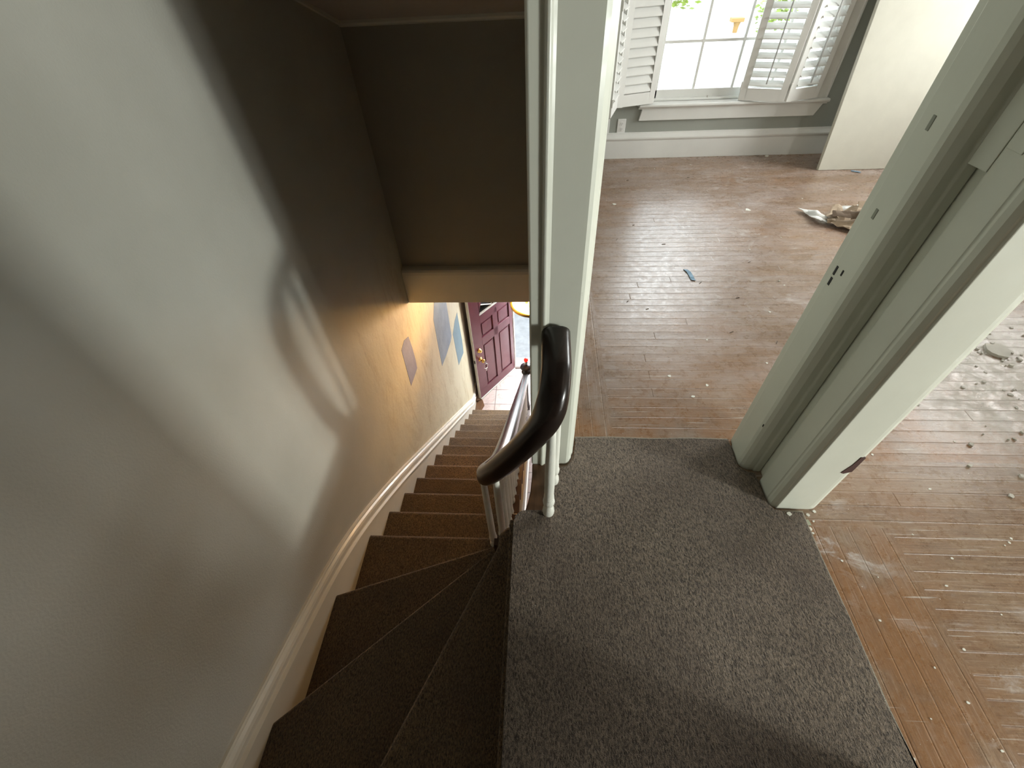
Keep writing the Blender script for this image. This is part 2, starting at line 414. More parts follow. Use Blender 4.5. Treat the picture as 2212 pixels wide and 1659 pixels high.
# upper storey floor, its landing cut away for the stairwell
m = MB(); m.prism([(-.078, -1.3), (-.078, .722), (-.066, .738), (-.050, .748), (-.041, .78), (-.030, .83), (-.025, .90), (-.025, WY+.13), (3.95, WY+.13), (3.95, -2.3), (-.078, -2.3)], -.045, -.012)
struct(m.build('floor', M['floor'], bevel=.006))
m = MB(); m.prism([(-.070, .738), (-.050, .749), (-.042, .78), (-.032, .83), (-.027, .90), (-.027, .955), (.06, .945), (.06, .74)], -.046, -.0085)
struct(m.build('trim_well', M['edgewood'], bevel=.004))
boxes('floor_joists', M['edgewood'], (-.02, 3.95, .75, 4.95, -.32, -.046), (-.07, 3.95, -2.3, .72, -.32, -.046), (XL-.2, -.02, 2.60, 4.95, -.32, -.05))
boxes('ceiling_lower', M['ceil'], (XL-.2, 2.6, 2.60, 4.95, -.36, -.321), (-.02, 2.6, .75, 2.60, -.36, -.321), (-.07, 2.6, -1.0, .75, -.36, -.321))
# fascia beam at the stairhead
m = MB(); m.prism([(2.50, -.345), (2.50, -.12), (2.505, -.100), (2.515, -.088), (2.53, -.083), (2.60, -.083), (2.60, -.345)], XL+.002, -.028, 'x')
struct(m.build('trim_beam', M['trim_cream'], bevel=.002))
# lower storey
boxes('floor_lower', M['tile'], (XL-.24, 2.6, -1.5, 4.83, FL-.08, FL))
m = MB(); m.prism([(XL-.02, 3.86), (-.86, 3.86), (-.80, 4.02), (-.84, 4.14), (XL-.02, 4.10)], FL, FL+.003)
struct(m.build('floor_lower_strip', M['edgewood']))
boxes('wall_lower_right', M['wall_sage'], (2.61, 2.71, -1.5, 4.95, FL, -.36))
boxes('wall_lower_rear', M['wall_grey'], (XL, 2.6, -1.6, -1.5, FL, -.36))
DX0, DX1, DZ = -.385, .52, FL+2.06
boxes('wall_entry', M['wall_grey'], (XL-.24, DX0-.02, 4.80, 4.92, FL, -.34), (DX1, 2.6, 4.80, 4.92, FL, -.34), (DX0-.02, DX1, 4.80, 4.92, DZ, -.34))

# ---------------------------------------------------------------- doorway trim at the stair corner and at the hall corner
post = [(-.030, 1.09), (-.030, .962), (-.026, .956), (.005, .956), (.007, .949), (.014, .948), (.020, .953), (.026, .957), (.060, .957), (.108, .957), (.118, .963), (.130, .985), (.131, .998), (.137, 1.006), (.138, 1.04), (.143, 1.045), (.143, 1.09)]
m = MB(); m.prism(post, -.012, 2.45)
struct(m.build('trim_1', M['trim'], bevel=.0025))
colA = [(.868, 1.09), (.797, 1.09), (.795, 1.062), (.789, 1.058), (.789, .978), (.793, .966), (.802, .957), (.818, .948), (.838, .946), (.843, .941), (.866, .941), (.868, .95)]
m = MB(); m.prism(colA, -.012, 2.45)
casA = struct(m.build('trim_2', M['trim'], bevel=.0025))
colB = [(.868, 1.09), (.868, .918), (.860, .910), (.848, .896), (.848, .824), (.8505, .820), (.8495, .812), (.853, .800), (.862, .7915), (.868, .790), (.870, .785), (.985, .785), (.996, .786), (1.008, .791), (1.020, .800), (1.031, .812), (1.031, 1.09)]
m = MB(); m.prism(colB, -.012, 2.45)
casB = struct(m.build('trim_3', M['trim'], bevel=.0022))
m = MB(); m.prism([(.842, .942), (.868, .942), (.868, .905), (.8465, .8965)], 1.135, 2.45)
m.box(.8455, .849, .855, .893, 1.18, 1.32)
m.build('painted_hinge', M['trim'], casB, bevel=.002)
m = MB()
for yy, zz, h in ((.868, 1.215, .005), (.880, 1.245, .004), (.866, 1.275, .006)): m.box(.8445, .8456, yy-.004, yy+.004, zz-h, zz+h)
m.build('screw', M['dent'], casB, bevel=.0015)
def mark(parent, x, y, z, sy, sz, mat, name='scuff_mark', tilt=0.):
    M4 = Matrix.Translation((x, y, z)) @ Matrix.Rotation(tilt, 4, 'X')
    return MB().box(-.0012, .001, -sy, sy, -sz, sz, M4).build(name, M[mat], parent, bevel=.001)
for x, y, z, sy, sz, mt in ((.7888, 1.044, .795, .0045, .012, 'black'), (.7888, 1.046, .827, .004, .013, 'black'), (.7888, 1.019, .836, .003, .008, 'black'),
                            (.7888, 1.022, 1.185, .005, .014, 'dent'), (.7888, 1.027, .992, .005, .012, 'dent'), (.7915, .969, .247, .0025, .006, 'black')):
    mark(casA, x, y, z, sy, sz, mt)
m = MB(); m.prism([(.973, .243), (.983, .238), (1.004, .250), (1.004, .330), (.990, .332), (.986, .290)], .7835, .800, 'y')
m.build('splintered_gap', M['chipwood'], casB, label='dark bare wood where the trim edge has split off')

# skirting on the stair wall: flat board plus moulded cap following the stair line
sk = [(4.088, -3.120), (3.92, -3.06), (3.7, -2.865), (3.3, -2.525), (2.0, -1.43), (1.568, -1.068), (1.25, -.815), (1.011, -.640), (.83, -.525), (.665, -.440), (.45, -.352), (.177, -.255), (-.012, -.195), (-.5, -.075), (-1.28, .07)]
def crom(P, k=6):
    P = [Vector(p) for p in P]; out = []
    for i in range(len(P)-1):
        p0, p1, p2, p3 = P[max(i-1, 0)], P[i], P[i+1], P[min(i+2, len(P)-1)]
        for j in range(k):
            t = j/k
            out.append(.5*((2*p1)+(p2-p0)*t+(2*p0-5*p1+4*p2-p3)*t*t+(3*p1-p0-3*p2+p3)*t**3))
    return out+[P[-1]]
skp = crom([(XL, a, b) for a, b in sk], 5)
prof = [(-.002, .0), (.010, .0), (.013, -.006), (.013, -.014), (.022, -.022), (.026, -.034), (.026, -.050), (.020, -.058), (.016, -.062), (.016, -.074), (.030, -.080), (.030, -.088), (.018, -.094), (.018, -.110), (-.002, -.110)]
prof = [(-a, b+.02) for a, b in prof]
m = MB(); m.sweep(skp, prof); skb = struct(m.build('baseboard_left', M['trim_cream']))
m = MB()
for a, b in zip(skp, skp[1:]):
    m.prism([(a.y, a.z-.06), (b.y, b.z-.06), (b.y, b.z-.52), (a.y, a.z-.52)], XL-.001, XL+.017, 'x')
m.build('skirt_board', M['trim_cream'], skb)
boxes('baseboard_alcove', M['trim_white'], (XL-.01, XL+.010, 4.095, 4.80, FL, FL+.20))
boxes('baseboard_entry', M['trim_white'], (XL-.1, DX0-.09, 4.775, 4.80, FL, FL+.18))

# window wall skirting with cap
m = MB(); m.prism([(WY, -.012), (WY-.022, -.012), (WY-.022, .135), (WY-.026, .142), (WY-.030, .150), (WY-.030, .160), (WY-.022, .172), (WY-.014, .185), (WY-.012, .198), (WY, .198)], .10, 3.9, 'x')
struct(m.build('baseboard_front', M['trim_white'], bevel=.002))
m = MB(); m.prism([(3.9, -.012), (3.878, -.012), (3.878, .14), (3.872, .16), (3.888, .198), (3.9, .198)], -2.2, WY, 'y')
struct(m.build('baseboard_right', M['trim_white']))

# ---------------------------------------------------------------- window in the far wall
w1 = sroot('window_1', (1.56, WY, WZ0))
m = MB()
m.box(WX0-.10, WX0, WY-.022, WY, WZ0-.02, WZ1+.1); m.box(WX1, WX1+.085, WY-.022, WY, WZ0-.02, WZ1+.1); m.box(WX0-.10, WX1+.085, WY-.022, WY, WZ1, WZ1+.1)
m.box(WX1+.07, WX1+.085, WY-.034, WY, WZ0-.02, WZ1+.1); m.box(WX0-.10, WX0-.085, WY-.034, WY, WZ0-.02, WZ1+.1)
m.box(WX0-.005, WX0+.02, WY, WY+.14, WZ0, WZ1); m.box(WX1-.02, WX1+.005, WY, WY+.14, WZ0, WZ1); m.box(WX0, WX1, WY, WY+.14, WZ1-.02, WZ1)
m.build('casing', M['trim_white'], w1, bevel=.003)
m = MB(); m.prism([(WY+.10, .405), (WY+.10, .418), (WY-.050, .418), (WY-.060, .412), (WY-.060, .400), (WY-.048, .392), (WY-.030, .386), (WY-.026, .376), (WY, .376), (WY, .405)], .815, 2.325, 'x')
m.build('sill', M['trim_white'], w1, bevel=.0015)
m = MB(); m.prism([(.845, .378), (2.30, .378), (2.258, .290), (.828, .290)], WY-.024, WY, 'y')
m.build('apron', M['trim_white'], w1, bevel=.003)
sy0, sy1 = WY+.055, WY+.095
m = MB()
m.box(WX0+.02, WX0+.058, sy0, sy1, WZ0, WZ1); m.box(WX1-.058, WX1-.02, sy0, sy1, WZ0, WZ1)
m.box(WX0+.02, WX1-.02, sy0, sy1, WZ0, .492); m.box(WX0+.02, WX1-.02, sy0, sy1, 1.22, 1.27); m.box(WX0+.02, WX1-.02, sy0, sy1, WZ1-.07, WZ1-.02)
m.box(WX0+.02, WX1-.02, sy0-.03, sy0, WZ0, .436)
m.build('sash', M['trim_white'], w1, bevel=.003)
m = MB()
for xx in (1.251, 1.56, 1.869): m.box(xx-.009, xx+.009, sy0+.005, sy1-.005, .49, WZ1-.05)
for zz in (.805, 1.11, 1.50, 1.78): m.box(WX0+.04, WX1-.04, sy0+.007, sy1-.007, zz-.009, zz+.009)
m.build('muntins', M['trim_white'], w1, bevel=.002)
MB().box(WX0+.04, WX1-.04, sy0+.018, sy0+.022, .48, WZ1-.05).build('pane', M['glass'], w1)
MB().box(1.365, 1.372, sy0-.034, sy0-.028, .436, .450).build('latch', M['steel'], w1)

# side window (only its light reaches the picture)
w2 = sroot('window_2', (3.9, -1.0, .38))
m = MB()
for a, b, c, d in ((-1.63, -1.53, .30, 1.56), (-.47, -.37, .30, 1.56)): m.box(3.878, 3.9, a, b, c, d)
m.box(3.878, 3.9, -1.63, -.37, 1.46, 1.56); m.box(3.85, 3.98, -1.65, -.35, .34, .38); m.box(3.93, 3.96, -1.53, -.47, .91, .93)
m.build('casing', M['trim_white'], w2, bevel=.003)
MB().box(3.943, 3.947, -1.53, -.47, .38, 1.48).build('pane', M['glass'], w2)

w3 = sroot('window_3', (3.9, 3.45, .78))
m = MB(); m.box(3.878, 3.9, 2.1, 2.2, .70, 2.0); m.box(3.878, 3.9, 3.9, 4.0, .70, 2.0); m.box(3.878, 3.9, 2.1, 4.0, 1.92, 2.0); m.box(3.85, 3.98, 2.08, 4.02, .74, .78); m.box(3.93, 3.96, 2.2, 3.9, 1.33, 1.37)
m.build('casing', M['trim_white'], w3, bevel=.003)
MB().box(3.943, 3.947, 2.2, 3.9, .78, 1.92).build('pane', M['glass'], w3)
# ---------------------------------------------------------------- louvred shutters
def shutter(p0, p1, ang, label, rod, nm='window_shutter'):
    p0 = Vector((p0[0], p0[1], .425)); p1 = Vector((p1[0], p1[1], .425)); Lw = (p1-p0).length
    root = thing(nm, p0, label, 'shutter', None)
    a = math.atan2(p1.y-p0.y, p1.x-p0.x)
    M4 = Matrix.Translation(p0) @ Matrix.Rotation(a, 4, 'Z')
    H = 1.62; th = .014
    m = MB()
    m.box(.002, .048, -th, th, 0, H, M4); m.box(Lw-.048, Lw-.002, -th, th, 0, H, M4)
    m.box(.048, Lw-.048, -th, th, 0, .085, M4); m.box(.048, Lw-.048, -th, th, H-.085, H, M4); m.box(.048, Lw-.048, -th, th, .80, .86, M4)
    m.build('frame', M['trim_white'], root, bevel=.003)
    pitch = .0585
    for z0_, z1_ in ((.118, .79), (.895, H-.10)):
        m = MB(); z = z0_
        while z < z1_:
            L4 = M4 @ Matrix.Translation((0, 0, z)) @ Matrix.Rotation(ang, 4, 'X')
            m.prism([(-.031, -.001), (-.026, -.0045), (.0, -.0055), (.026, -.0045), (.031, -.001), (.031, .001), (.026, .0045), (0, .0055), (-.026, .0045), (-.031, .001)], .050, Lw-.050, 'x', L4)
            z += pitch
        m.build('louvers', M['trim_white'], root)
    if rod:
        m = MB(); m.box(Lw/2-.005, Lw/2+.005, -.044, -.034, .12, .77, M4)
        m.build('tilt_rod', M['socket'], root, bevel=.002)
    for zz in (.10, .66, 1.45): MB().box(-.006, .006, -th-.006, -th+.004, zz-.028, zz+.028, M4).build('hinge', M['doorwhite'], root, bevel=.002)
    return root
yj = WY-.036
shutter((.605, 4.075), (.918, yj-.01), math.radians(66), 'white louvred shutter with closed slats, at the left side of the window', False)
shutter((.52, 3.80), (.600, 4.068), math.radians(30), 'white louvred shutter seen edge-on beside the door post, left of the closed-slat one', False)
shutter((1.600, 4.185), (1.930, 4.088), math.radians(30), 'white louvred shutter with open slats standing across the right half of the window', True)
shutter((1.935, 4.088), (2.215, yj), math.radians(30), 'white louvred shutter with open slats, hinged on the right window frame', True)

# ---------------------------------------------------------------- outlets
def outlet(x, z, w=.070, h=.112, label='', sock=True):
    r = thing('wall_outlet', (x, WY, z), label, 'outlet')
    MB().box(x-w/2, x+w/2, WY-.006, WY, z-h/2, z+h/2).build('cover_plate', M['plate'], r, bevel=.003)
    if sock:
        for dz in (.021, -.021):
            q = MB().lathe([(.016, 0), (.016, .003)], n=20, M4=Matrix.Translation((x, WY-.006, z+dz)) @ Matrix.Rotation(PI/2, 4, 'X')).build('socket', M['plate'], r)
            m = MB(); m.box(x-.007, x-.005, WY-.0096, WY-.0088, z+dz-.005, z+dz+.006); m.box(x+.005, x+.007, WY-.0096, WY-.0088, z+dz-.005, z+dz+.006); m.box(x-.002, x+.002, WY-.0096, WY-.0088, z+dz-.012, z+dz-.008)
            m.build('slots', M['black'], q)
    return r
outlet(.692, .248, label='white duplex wall outlet under the window, just above the skirting')
outlet(.555, .250, label='white wall plate half hidden by the door post, left of the duplex outlet', sock=False)

# ---------------------------------------------------------------- leaning door slab
th = math.radians(9.8)
M4 = Matrix.Translation((2.285, 3.83, -.010)) @ Matrix.Rotation(-th, 4, 'X')
m = MB(); m.box(0, .81, 0, .035, 0, 2.03, M4)
tag(m.build('door_slab', M['slab'], bevel=.002), 'plain off-white flush door slab leaning against the wall right of the window', 'door')

# ---------------------------------------------------------------- landing carpet
cp = [(-.092, -1.295), (-.092, .700), (-.086, .725), (-.070, .741), (-.045, .748), (.020, .748), (.045, .760), (.050, .900), (.062, .932), (.112, .940), (.140, .975), (.152, 1.06), (.152, 1.082), (.30, 1.086), (.47, 1.081), (.62, 1.087), (.782, 1.084),
      (.782, .960), (.800, .938), (.838, .925), (.840, .805), (.858, .775), (.900, .768), (.952, .768), (.950, .60), (.956, .40), (.953, .2), (.962, 0), (.964, .03), (.876, .01), (.876, -1.295)]
m = MB(); m.prism(cp, -.012, .002)
carp = m.build('landing_carpet', M['carpet'], bevel=.006, seg=3)
tag(carp, 'brown-grey pile carpet covering the upstairs landing', 'carpet')
m = MB(); m.prism([(.80, -.04), (.964, -.012), (.970, .0), (.961, .2), (.962, .40), (.957, .60), (.959, .775), (.90, .775), (.90, .70), (.80, .70)], -.0115, -.005)
m.prism([(.152, 1.05), (.152, 1.090), (.30, 1.094), (.47, 1.089), (.62, 1.095), (.782, 1.092), (.782, 1.05)], -.0115, -.004)
m.build('backing_edge', M['backing'], carp, label='pale frayed backing showing at the cut edge')

# ---------------------------------------------------------------- staircase
st = thing('staircase', (-.5, .9, FL), 'steep carpeted staircase with winder steps at the top, descending to the front door', 'stairs')
XC = -.232     # carpet ends here, bare tread ends beyond
def rounded(pts, z0, z1, name, mat, rr=.016):
    return MB().prism(pts, z0, z1).build(name, mat, st, bevel=rr, seg=3)
# winders
N1 = [(-.162, .690), (-.945, -1.02)]
N2 = [(-.200, .752), (-.945, .100)]
N3 = [(-.222, .845), (-.945, .590)]
s1 = [(-.080, -1.29), (-.080, .772), (-.125, .775), (-.160, .745), N1[0], (-.472, .011), (-.945, -1.02), (-.945, -1.29)]
rounded(s1, -R-.20, -R, 'carpeted_step', M['carpet_stair'])
s2 = [(-.100, .60), (-.150, .70), (-.168, .745), (-.195, .758), N2[0], N2[1], (-.945, -1.0), (-.45, .08)]
rounded(s2, -2*R-.20, -2*R, 'carpeted_step', M['carpet_stair'])
s3 = [(-.17, .70), (-.195, .84), (-.215, .852), N3[0], N3[1], (-.945, .10), (-.28, .68)]
rounded(s3, -3*R-.20, -3*R, 'carpeted_step', M['carpet_stair'])
s4 = [(-.20, .80), (XC, ny(4)), (XL, ny(4)-.004), (XL, .56), (-.24, .82)]
rounded(s4, -4*R-.20, -4*R, 'carpeted_step', M['carpet_stair'])
MB().box(-.105, -.085, -1.29, .715, -R-.05, -.012).build('landing_riser', M['carpet_stair'], st, bevel=.004)
for n in range(5, 17):
    MB().box(XL, XC, ny(n-1)-.03, ny(n), -n*R-.20, -n*R).build('carpeted_step', M['carpet_stair'], st, bevel=.018, seg=3)
# bare tread ends and outer stringer
for n in range(4, 17):
    m = MB(); y0 = ny(n-1)-.02 if n > 4 else .86
    m.box(XC-.004, -.128, y0, ny(n)+.004, -n*R-.032, -n*R-.004)
    m.box(XC-.004, -.138, y0, ny(n)-.022, -n*R-R+.0, -n*R-.032)
    m.build('tread_end', M['darkwood'], st, bevel=.005)
m = MB(); pts = []
for n in range(4, 17):
    y0 = ny(n-1)-.0 if n > 4 else .80
    pts += [(y0, -n*R-.034), (ny(n)-.02, -n*R-.034)]
pts += [(ny(16)-.02, FL), (ny(16)-.35, FL), (.80, -4*R-.44)]
m.prism(pts, -.140, -.112, 'x'); m.build('outer_stringer', M['trim_cream'], st, bevel=.002)
m = MB(); m.sweep([(-.110, ny(16)-.10, FL+.02), (-.110, .86, -4*R-.42)], [(-.012, -.02), (.012, -.02), (.012, .03), (-.012, .03)]); m.build('stringer_moulding', M['trim_white'], st, bevel=.003)
m = MB(); m.box(-.19, -.085, .74, .770, -4*R-.45, -R-.12); m.build('corner_panel', M['darkwood'], st)
m = MB(); m.prism([(ny(16)-.3, FL), (.80, -4*R-.60), (.80, -4*R-.42), (ny(16)-.05, FL)], XL, -.14, 'x'); m.build('soffit', M['trim_cream'], st)

# ---------------------------------------------------------------- railing
rl = thing('stair_railing', (-.17, 3.86, FL), 'dark varnished handrail on white turned balusters, curving up from the stairs to the landing post', 'railing')
def rz(y): return -.78-(y-.973)*.83+.68
rp = [(-.172, 3.80, rz(3.80)), (-.173, 3.0, rz(3.0)), (-.174, 2.0, rz(2.0)), (-.176, 1.35, rz(1.35)), (-.182, 1.10, rz(1.10)+.005), (-.197, .985, -.085), (-.208, .915, -.010), (-.192, .862, .075), (-.145, .818, .195), (-.088, .786, .320), (-.030, .757, .455), (.012, .748, .555), (.036, .768, .622), (.045, .825, .662), (.046, .88, .678), (.046, .950, .690)]
path = crom(rp, 8)
rprof = []
for k in range(20):
    a = 2*PI*k/20; cx_, sx_ = math.cos(a), math.sin(a)
    rprof.append((.042*math.copysign(abs(cx_)**.7, cx_), .040*math.copysign(abs(sx_)**.8, sx_)-.008))
MB().sweep(path, rprof).build('handrail', M['rail'], rl, smooth=True)
def baluster(x, y, z0, z1, foot=True):
    H = z1-z0; k = min(1., H/.62)
    pr = [(.0165, 0), (.0205, .008), (.0220, .022), (.0205, .040), (.0150, .058), (.0128, .066), (.0150, .072), (.0200, .080), (.0215, .094), (.0195, .108), (.0165, .113), (.0185, .118), (.0185, .124), (.0160, .128), (.0180, .132), (.0178, .138), (.0168, .144), (.0172, .20), (.0165, .34), (.0140, H-.10), (.0125, H)]
    MB().lathe(pr, (x, y, z0), 18).build('baluster', M['baluster'], rl, smooth=True)
baluster(.036, .738, .0, .545); baluster(.056, .868, .0, .655)
baluster(-.170, .873, -3*R, .07); baluster(-.236, .935, -4*R, -.04)
for n in range(5, 17):
    for dy in (.052, .168):
        y = ny(n)-dy; baluster(-.178, y, -n*R-.004, rz(y)-.028)
m = MB(); nx, nyy = -.170, 3.865
prn = [(.045, 0), (.045, .20), (.030, .22), (.038, .25), (.028, .30), (.022, .55), (.024, .72), (.035, .80), (.028, .83), (.055, .855), (.062, .875), (.055, .893), (.028, .905), (.028, .920), (.060, .935), (.076, .955), (.074, .972), (.050, .988), (.018, .995)]
m.lathe(prn, (nx, nyy, FL), 28)
nw = m.build('newel_post', M['newel'], rl, smooth=True)
MB().lathe([(.018, 0), (.020, .004), (.020, .07), (.016, .075)], (nx, nyy, FL+.99), 16).build('metal_stud', M['steel'], nw, smooth=True)
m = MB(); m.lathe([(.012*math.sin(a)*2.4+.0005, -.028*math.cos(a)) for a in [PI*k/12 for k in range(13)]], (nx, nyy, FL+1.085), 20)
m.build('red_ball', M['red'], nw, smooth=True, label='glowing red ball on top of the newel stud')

# ---------------------------------------------------------------- front door (open)
d1 = sroot('door_1', (DX0, 4.79, FL))
F = Vector((-.857, 4.141, FL+.015)); Hn = Vector((-.390, 4.784, FL+.015))
uu = (Hn-F).normalized(); nn = Vector((uu.y, -uu.x, 0)); DW = (Hn-F).length
D4 = Matrix((( uu.x, nn.x, 0, F.x), (uu.y, nn.y, 0, F.y), (0, 0, 1, F.z), (0, 0, 0, 1)))   # s along the leaf, n out of the seen face, t up
TH = .045; DH = 2.02
def leaf_build():
    m = MB()
    bars = [(.0, DW, 0, .16), (.0, .165, .16, DH), (.735, DW, .16, DH), (.40, .49, .16, 1.39), (.165, .735, .94, 1.07), (.165, .735, 1.31, 1.45), (.165, .735, 1.74, DH)]
    for a, b, c, d in bars: m.box(a, b, -TH, 0, c, d, D4)
    # fill around the fanlight arc
    hub = (.45, 1.45); Rf = .275; arc = [(hub[0]+Rf*math.cos(PI*k/16), hub[1]+Rf*math.sin(PI*k/16)*1.02) for k in range(17)]
    for k in range(16):
        a, b = arc[k], arc[k+1]
        m.prism([(a[0], a[1]), (b[0], b[1]), (b[0], 1.75), (a[0], 1.75)], 0, TH, 'z', D4 @ Matrix(((1, 0, 0, 0), (0, 0, -1, 0), (0, 1, 0, 0), (0, 0, 0, 1))))
    for c, d, e, f in ((.165, .40, .16, .94), (.49, .735, .16, .94), (.165, .40, 1.07, 1.31), (.49, .735, 1.07, 1.31)):
        m.box(c, d, -TH+.008, -.016, e, f, D4)
        m.box(c+.03, d-.03, -.016, -.006, e+.03, f-.03, D4)
    return m
m = leaf_build(); lf = m.build('door_leaf', M['maroon'], d1, bevel=.003)
m = MB(); m.box(-.004, 0, -TH, 0, 0, DH, D4); m.build('door_edge', M['doorwhite'], d1)
m = MB(); m.box(.0, DW, -.004, .010, -.014, .012, D4); m.build('door_sweep', M['doorwhite'], d1)
m = MB(); m.box(.172, .728, -.028, -.024, 1.45, 1.745, D4); m.build('fanlight_pane', M['glass'], d1)
m = MB(); hub = (.45, 1.452)
for a in (28, 62, 90, 118, 152):
    a = math.radians(a); m.tube([D4 @ Vector((hub[0]+.05*math.cos(a), -.010, hub[1]+.05*math.sin(a))), D4 @ Vector((hub[0]+.29*math.cos(a), -.010, hub[1]+.29*math.sin(a)))], .008, 6)
ring = [D4 @ Vector((hub[0]+.052*math.cos(PI*k/10), -.010, hub[1]+.052*math.sin(PI*k/10))) for k in range(11)]
m.tube(ring, .009, 6); m.box(.165, .735, -.020, .004, 1.442, 1.458, D4)
m.build('fanlight_bars', M['doorwhite'], d1)
RX = Matrix.Rotation(-PI/2, 4, 'X')
m = MB(); m.lathe([(.034, 0), (.034, .006), (.026, .010), (.024, .030), (.020, .036), (.006, .038)], n=20, M4=D4 @ Matrix.Translation((.085, 0, .905)) @ RX); m.build('deadbolt', M['brass'], d1, smooth=True)
m = MB(); m.lathe([(.034, 0), (.034, .006), (.013, .012), (.012, .03), (.024, .038), (.030, .052), (.028, .066), (.014, .074)], n=20, M4=D4 @ Matrix.Translation((.085, 0, .745)) @ RX); m.build('door_knob', M['brass'], d1, smooth=True)
MB().box(-.006, -.0035, -.034, -.012, .715, .770, D4).build('latch_plate', M['black'], d1)
# casing of the doorway
m = MB(); m.box(DX0-.02, DX0+.012, 4.80, 4.93, FL, DZ); m.box(DX1-.02, DX1+.02, 4.80, 4.93, FL, DZ); m.box(DX0, DX1, 4.80, 4.93, DZ-.02, DZ)
m.box(DX0-.10, DX0-.02, 4.78, 4.80, FL, DZ+.08); m.build('door_frame', M['trim_white'], d1, bevel=.002)
MB().box(DX0, DX1, 4.79, 4.835, FL-.02, FL+.012).build('threshold', M['darkwood'], d1, bevel=.004)
# keys hanging in the lock
ky = thing('key_ring', D4 @ Vector((.085, .08, .745)), 'bunch of keys on a ring hanging from the front door knob lock', 'keys')
kc = D4 @ Vector((.095, .085, .66))
MB().tube([kc + uu*(.038*math.cos(2*PI*k/20)) + Vector((0, 0, .038*math.sin(2*PI*k/20))) for k in range(21)], .003, 6).build('ring', M['steel'], ky, smooth=True)
MB().box(.079, .091, .070, .100, .738, .752, D4).build('key', M['steel'], ky, bevel=.001)
for a in (-.35, .05, .4):
    K4 = D4 @ Matrix.Translation((.095+.03*a, .087+.006*a, .626)) @ Matrix.Rotation(a, 4, 'Y')
    m = MB(); m.box(-.010, .010, -.001, .001, -.018, 0, K4); m.box(-.004, .004, -.001, .001, -.055, -.018, K4)
    m.build('key', M['steel'], ky, bevel=.001)

# ---------------------------------------------------------------- ceiling lamp
LX, LY, LZ = -.062, 2.835, -.600
lm = thing('ceiling_lamp', (LX, LY, -.36), 'lit brass ceiling lamp with a round glass bowl hanging in the stairwell behind the beam', 'lamp')
MB().lathe([(.012, -.20), (.014, -.04), (.030, -.03), (.060, -.012), (.062, 0)], (LX, LY, -.36), 24).build('canopy', M['brass'], lm, smooth=True)
m = MB(); K = 40
prr = [(.165, -.012), (.172, -.016), (.180, -.008), (.182, .006), (.176, .016), (.166, .016), (.160, .006)]
rings = []
for r_, z_ in prr: rings.append([m.bm.verts.new((LX+r_*math.cos(2*PI*k/K), LY+r_*math.sin(2*PI*k/K), LZ+z_)) for k in range(K)])
for i in range(len(prr)):
    a, b = rings[i], rings[(i+1) % len(prr)]
    for k in range(K): m.bm.faces.new((a[k], a[(k+1) % K], b[(k+1) % K], b[k]))
m.build('rim', M['brass'], lm, smooth=True)
m = MB(); rings = []
for q in range(9):
    a = PI/2*q/8; r_ = .163*math.cos(a)+.002; z_ = -.075*math.sin(a)
    rings.append([m.bm.verts.new((LX+r_*math.cos(2*PI*k/K), LY+r_*math.sin(2*PI*k/K), LZ+z_)) for k in range(K)])
for a, b in zip(rings, rings[1:]):
    for k in range(K): m.bm.faces.new((a[k], a[(k+1) % K], b[(k+1) % K], b[k]))
m.build('glass_bowl', M['shade'], lm, smooth=True)
for k in range(3):
    a = 2*PI*k/3+.5
    m = MB(); m.tube([(LX, LY, -.535), (LX+.08*math.cos(a), LY+.08*math.sin(a), -.545), (LX+.17*math.cos(a), LY+.17*math.sin(a), LZ+.01)], .005, 8); m.build('arm', M['brass'], lm, smooth=True)
    bx, by = LX+.055*math.cos(a), LY+.055*math.sin(a)
    MB().lathe([(.012, -.04), (.012, 0), (.010, .004)], (bx, by, LZ+.018), 12).build('lamp_holder', M['brass'], lm, smooth=True)
    MB().lathe([(.003, -.062), (.011, -.054), (.014, -.040), (.011, -.020), (.008, 0)], (bx, by, LZ-.020+.0), 12).build('bulb', M['bulb'], lm, smooth=True)
pl = bpy.data.lights.new('lamp_glow', 'POINT'); pl.energy = 85; pl.color = (1., .57, .20); pl.shadow_soft_size = .05
po = bpy.data.objects.new('lamp_glow', pl); C.objects.link(po); po.location = (LX, LY, LZ+.062)

# ---------------------------------------------------------------- old paint patches on the stair wall
def patch(pts, mat, label):
    x = XL
    m = MB(); m.prism(pts, x-.001, x+.0015, 'x')
    tag(m.build('paint_patch', M[mat]), label, 'paint patch')
patch([(3.231, -.700), (3.40, -.68), (3.52, -1.037), (3.50, -1.30), (3.476, -1.50), (3.40, -1.515), (3.334, -1.503), (3.14, -1.47), (2.934, -1.414), (2.95, -1.15), (2.981, -.881)], 'patch', 'largest blue-grey paint patch on the stair wall, cut off by the beam')
patch([(3.897, -1.514), (3.91, -1.75), (3.918, -1.952), (3.881, -2.125), (3.72, -2.07), (3.553, -2.019), (3.545, -1.78), (3.542, -1.534), (3.72, -1.50)], 'patch2', 'teal-grey paint patch on the stair wall nearest the front door')
patch([(2.317, -.507), (2.33, -.62), (2.328, -.739), (2.313, -.823), (2.21, -.815), (2.109, -.803), (2.118, -.64), (2.131, -.47), (2.22, -.46)], 'patch3', 'violet-grey paint patch, smallest and highest up the stair wall')

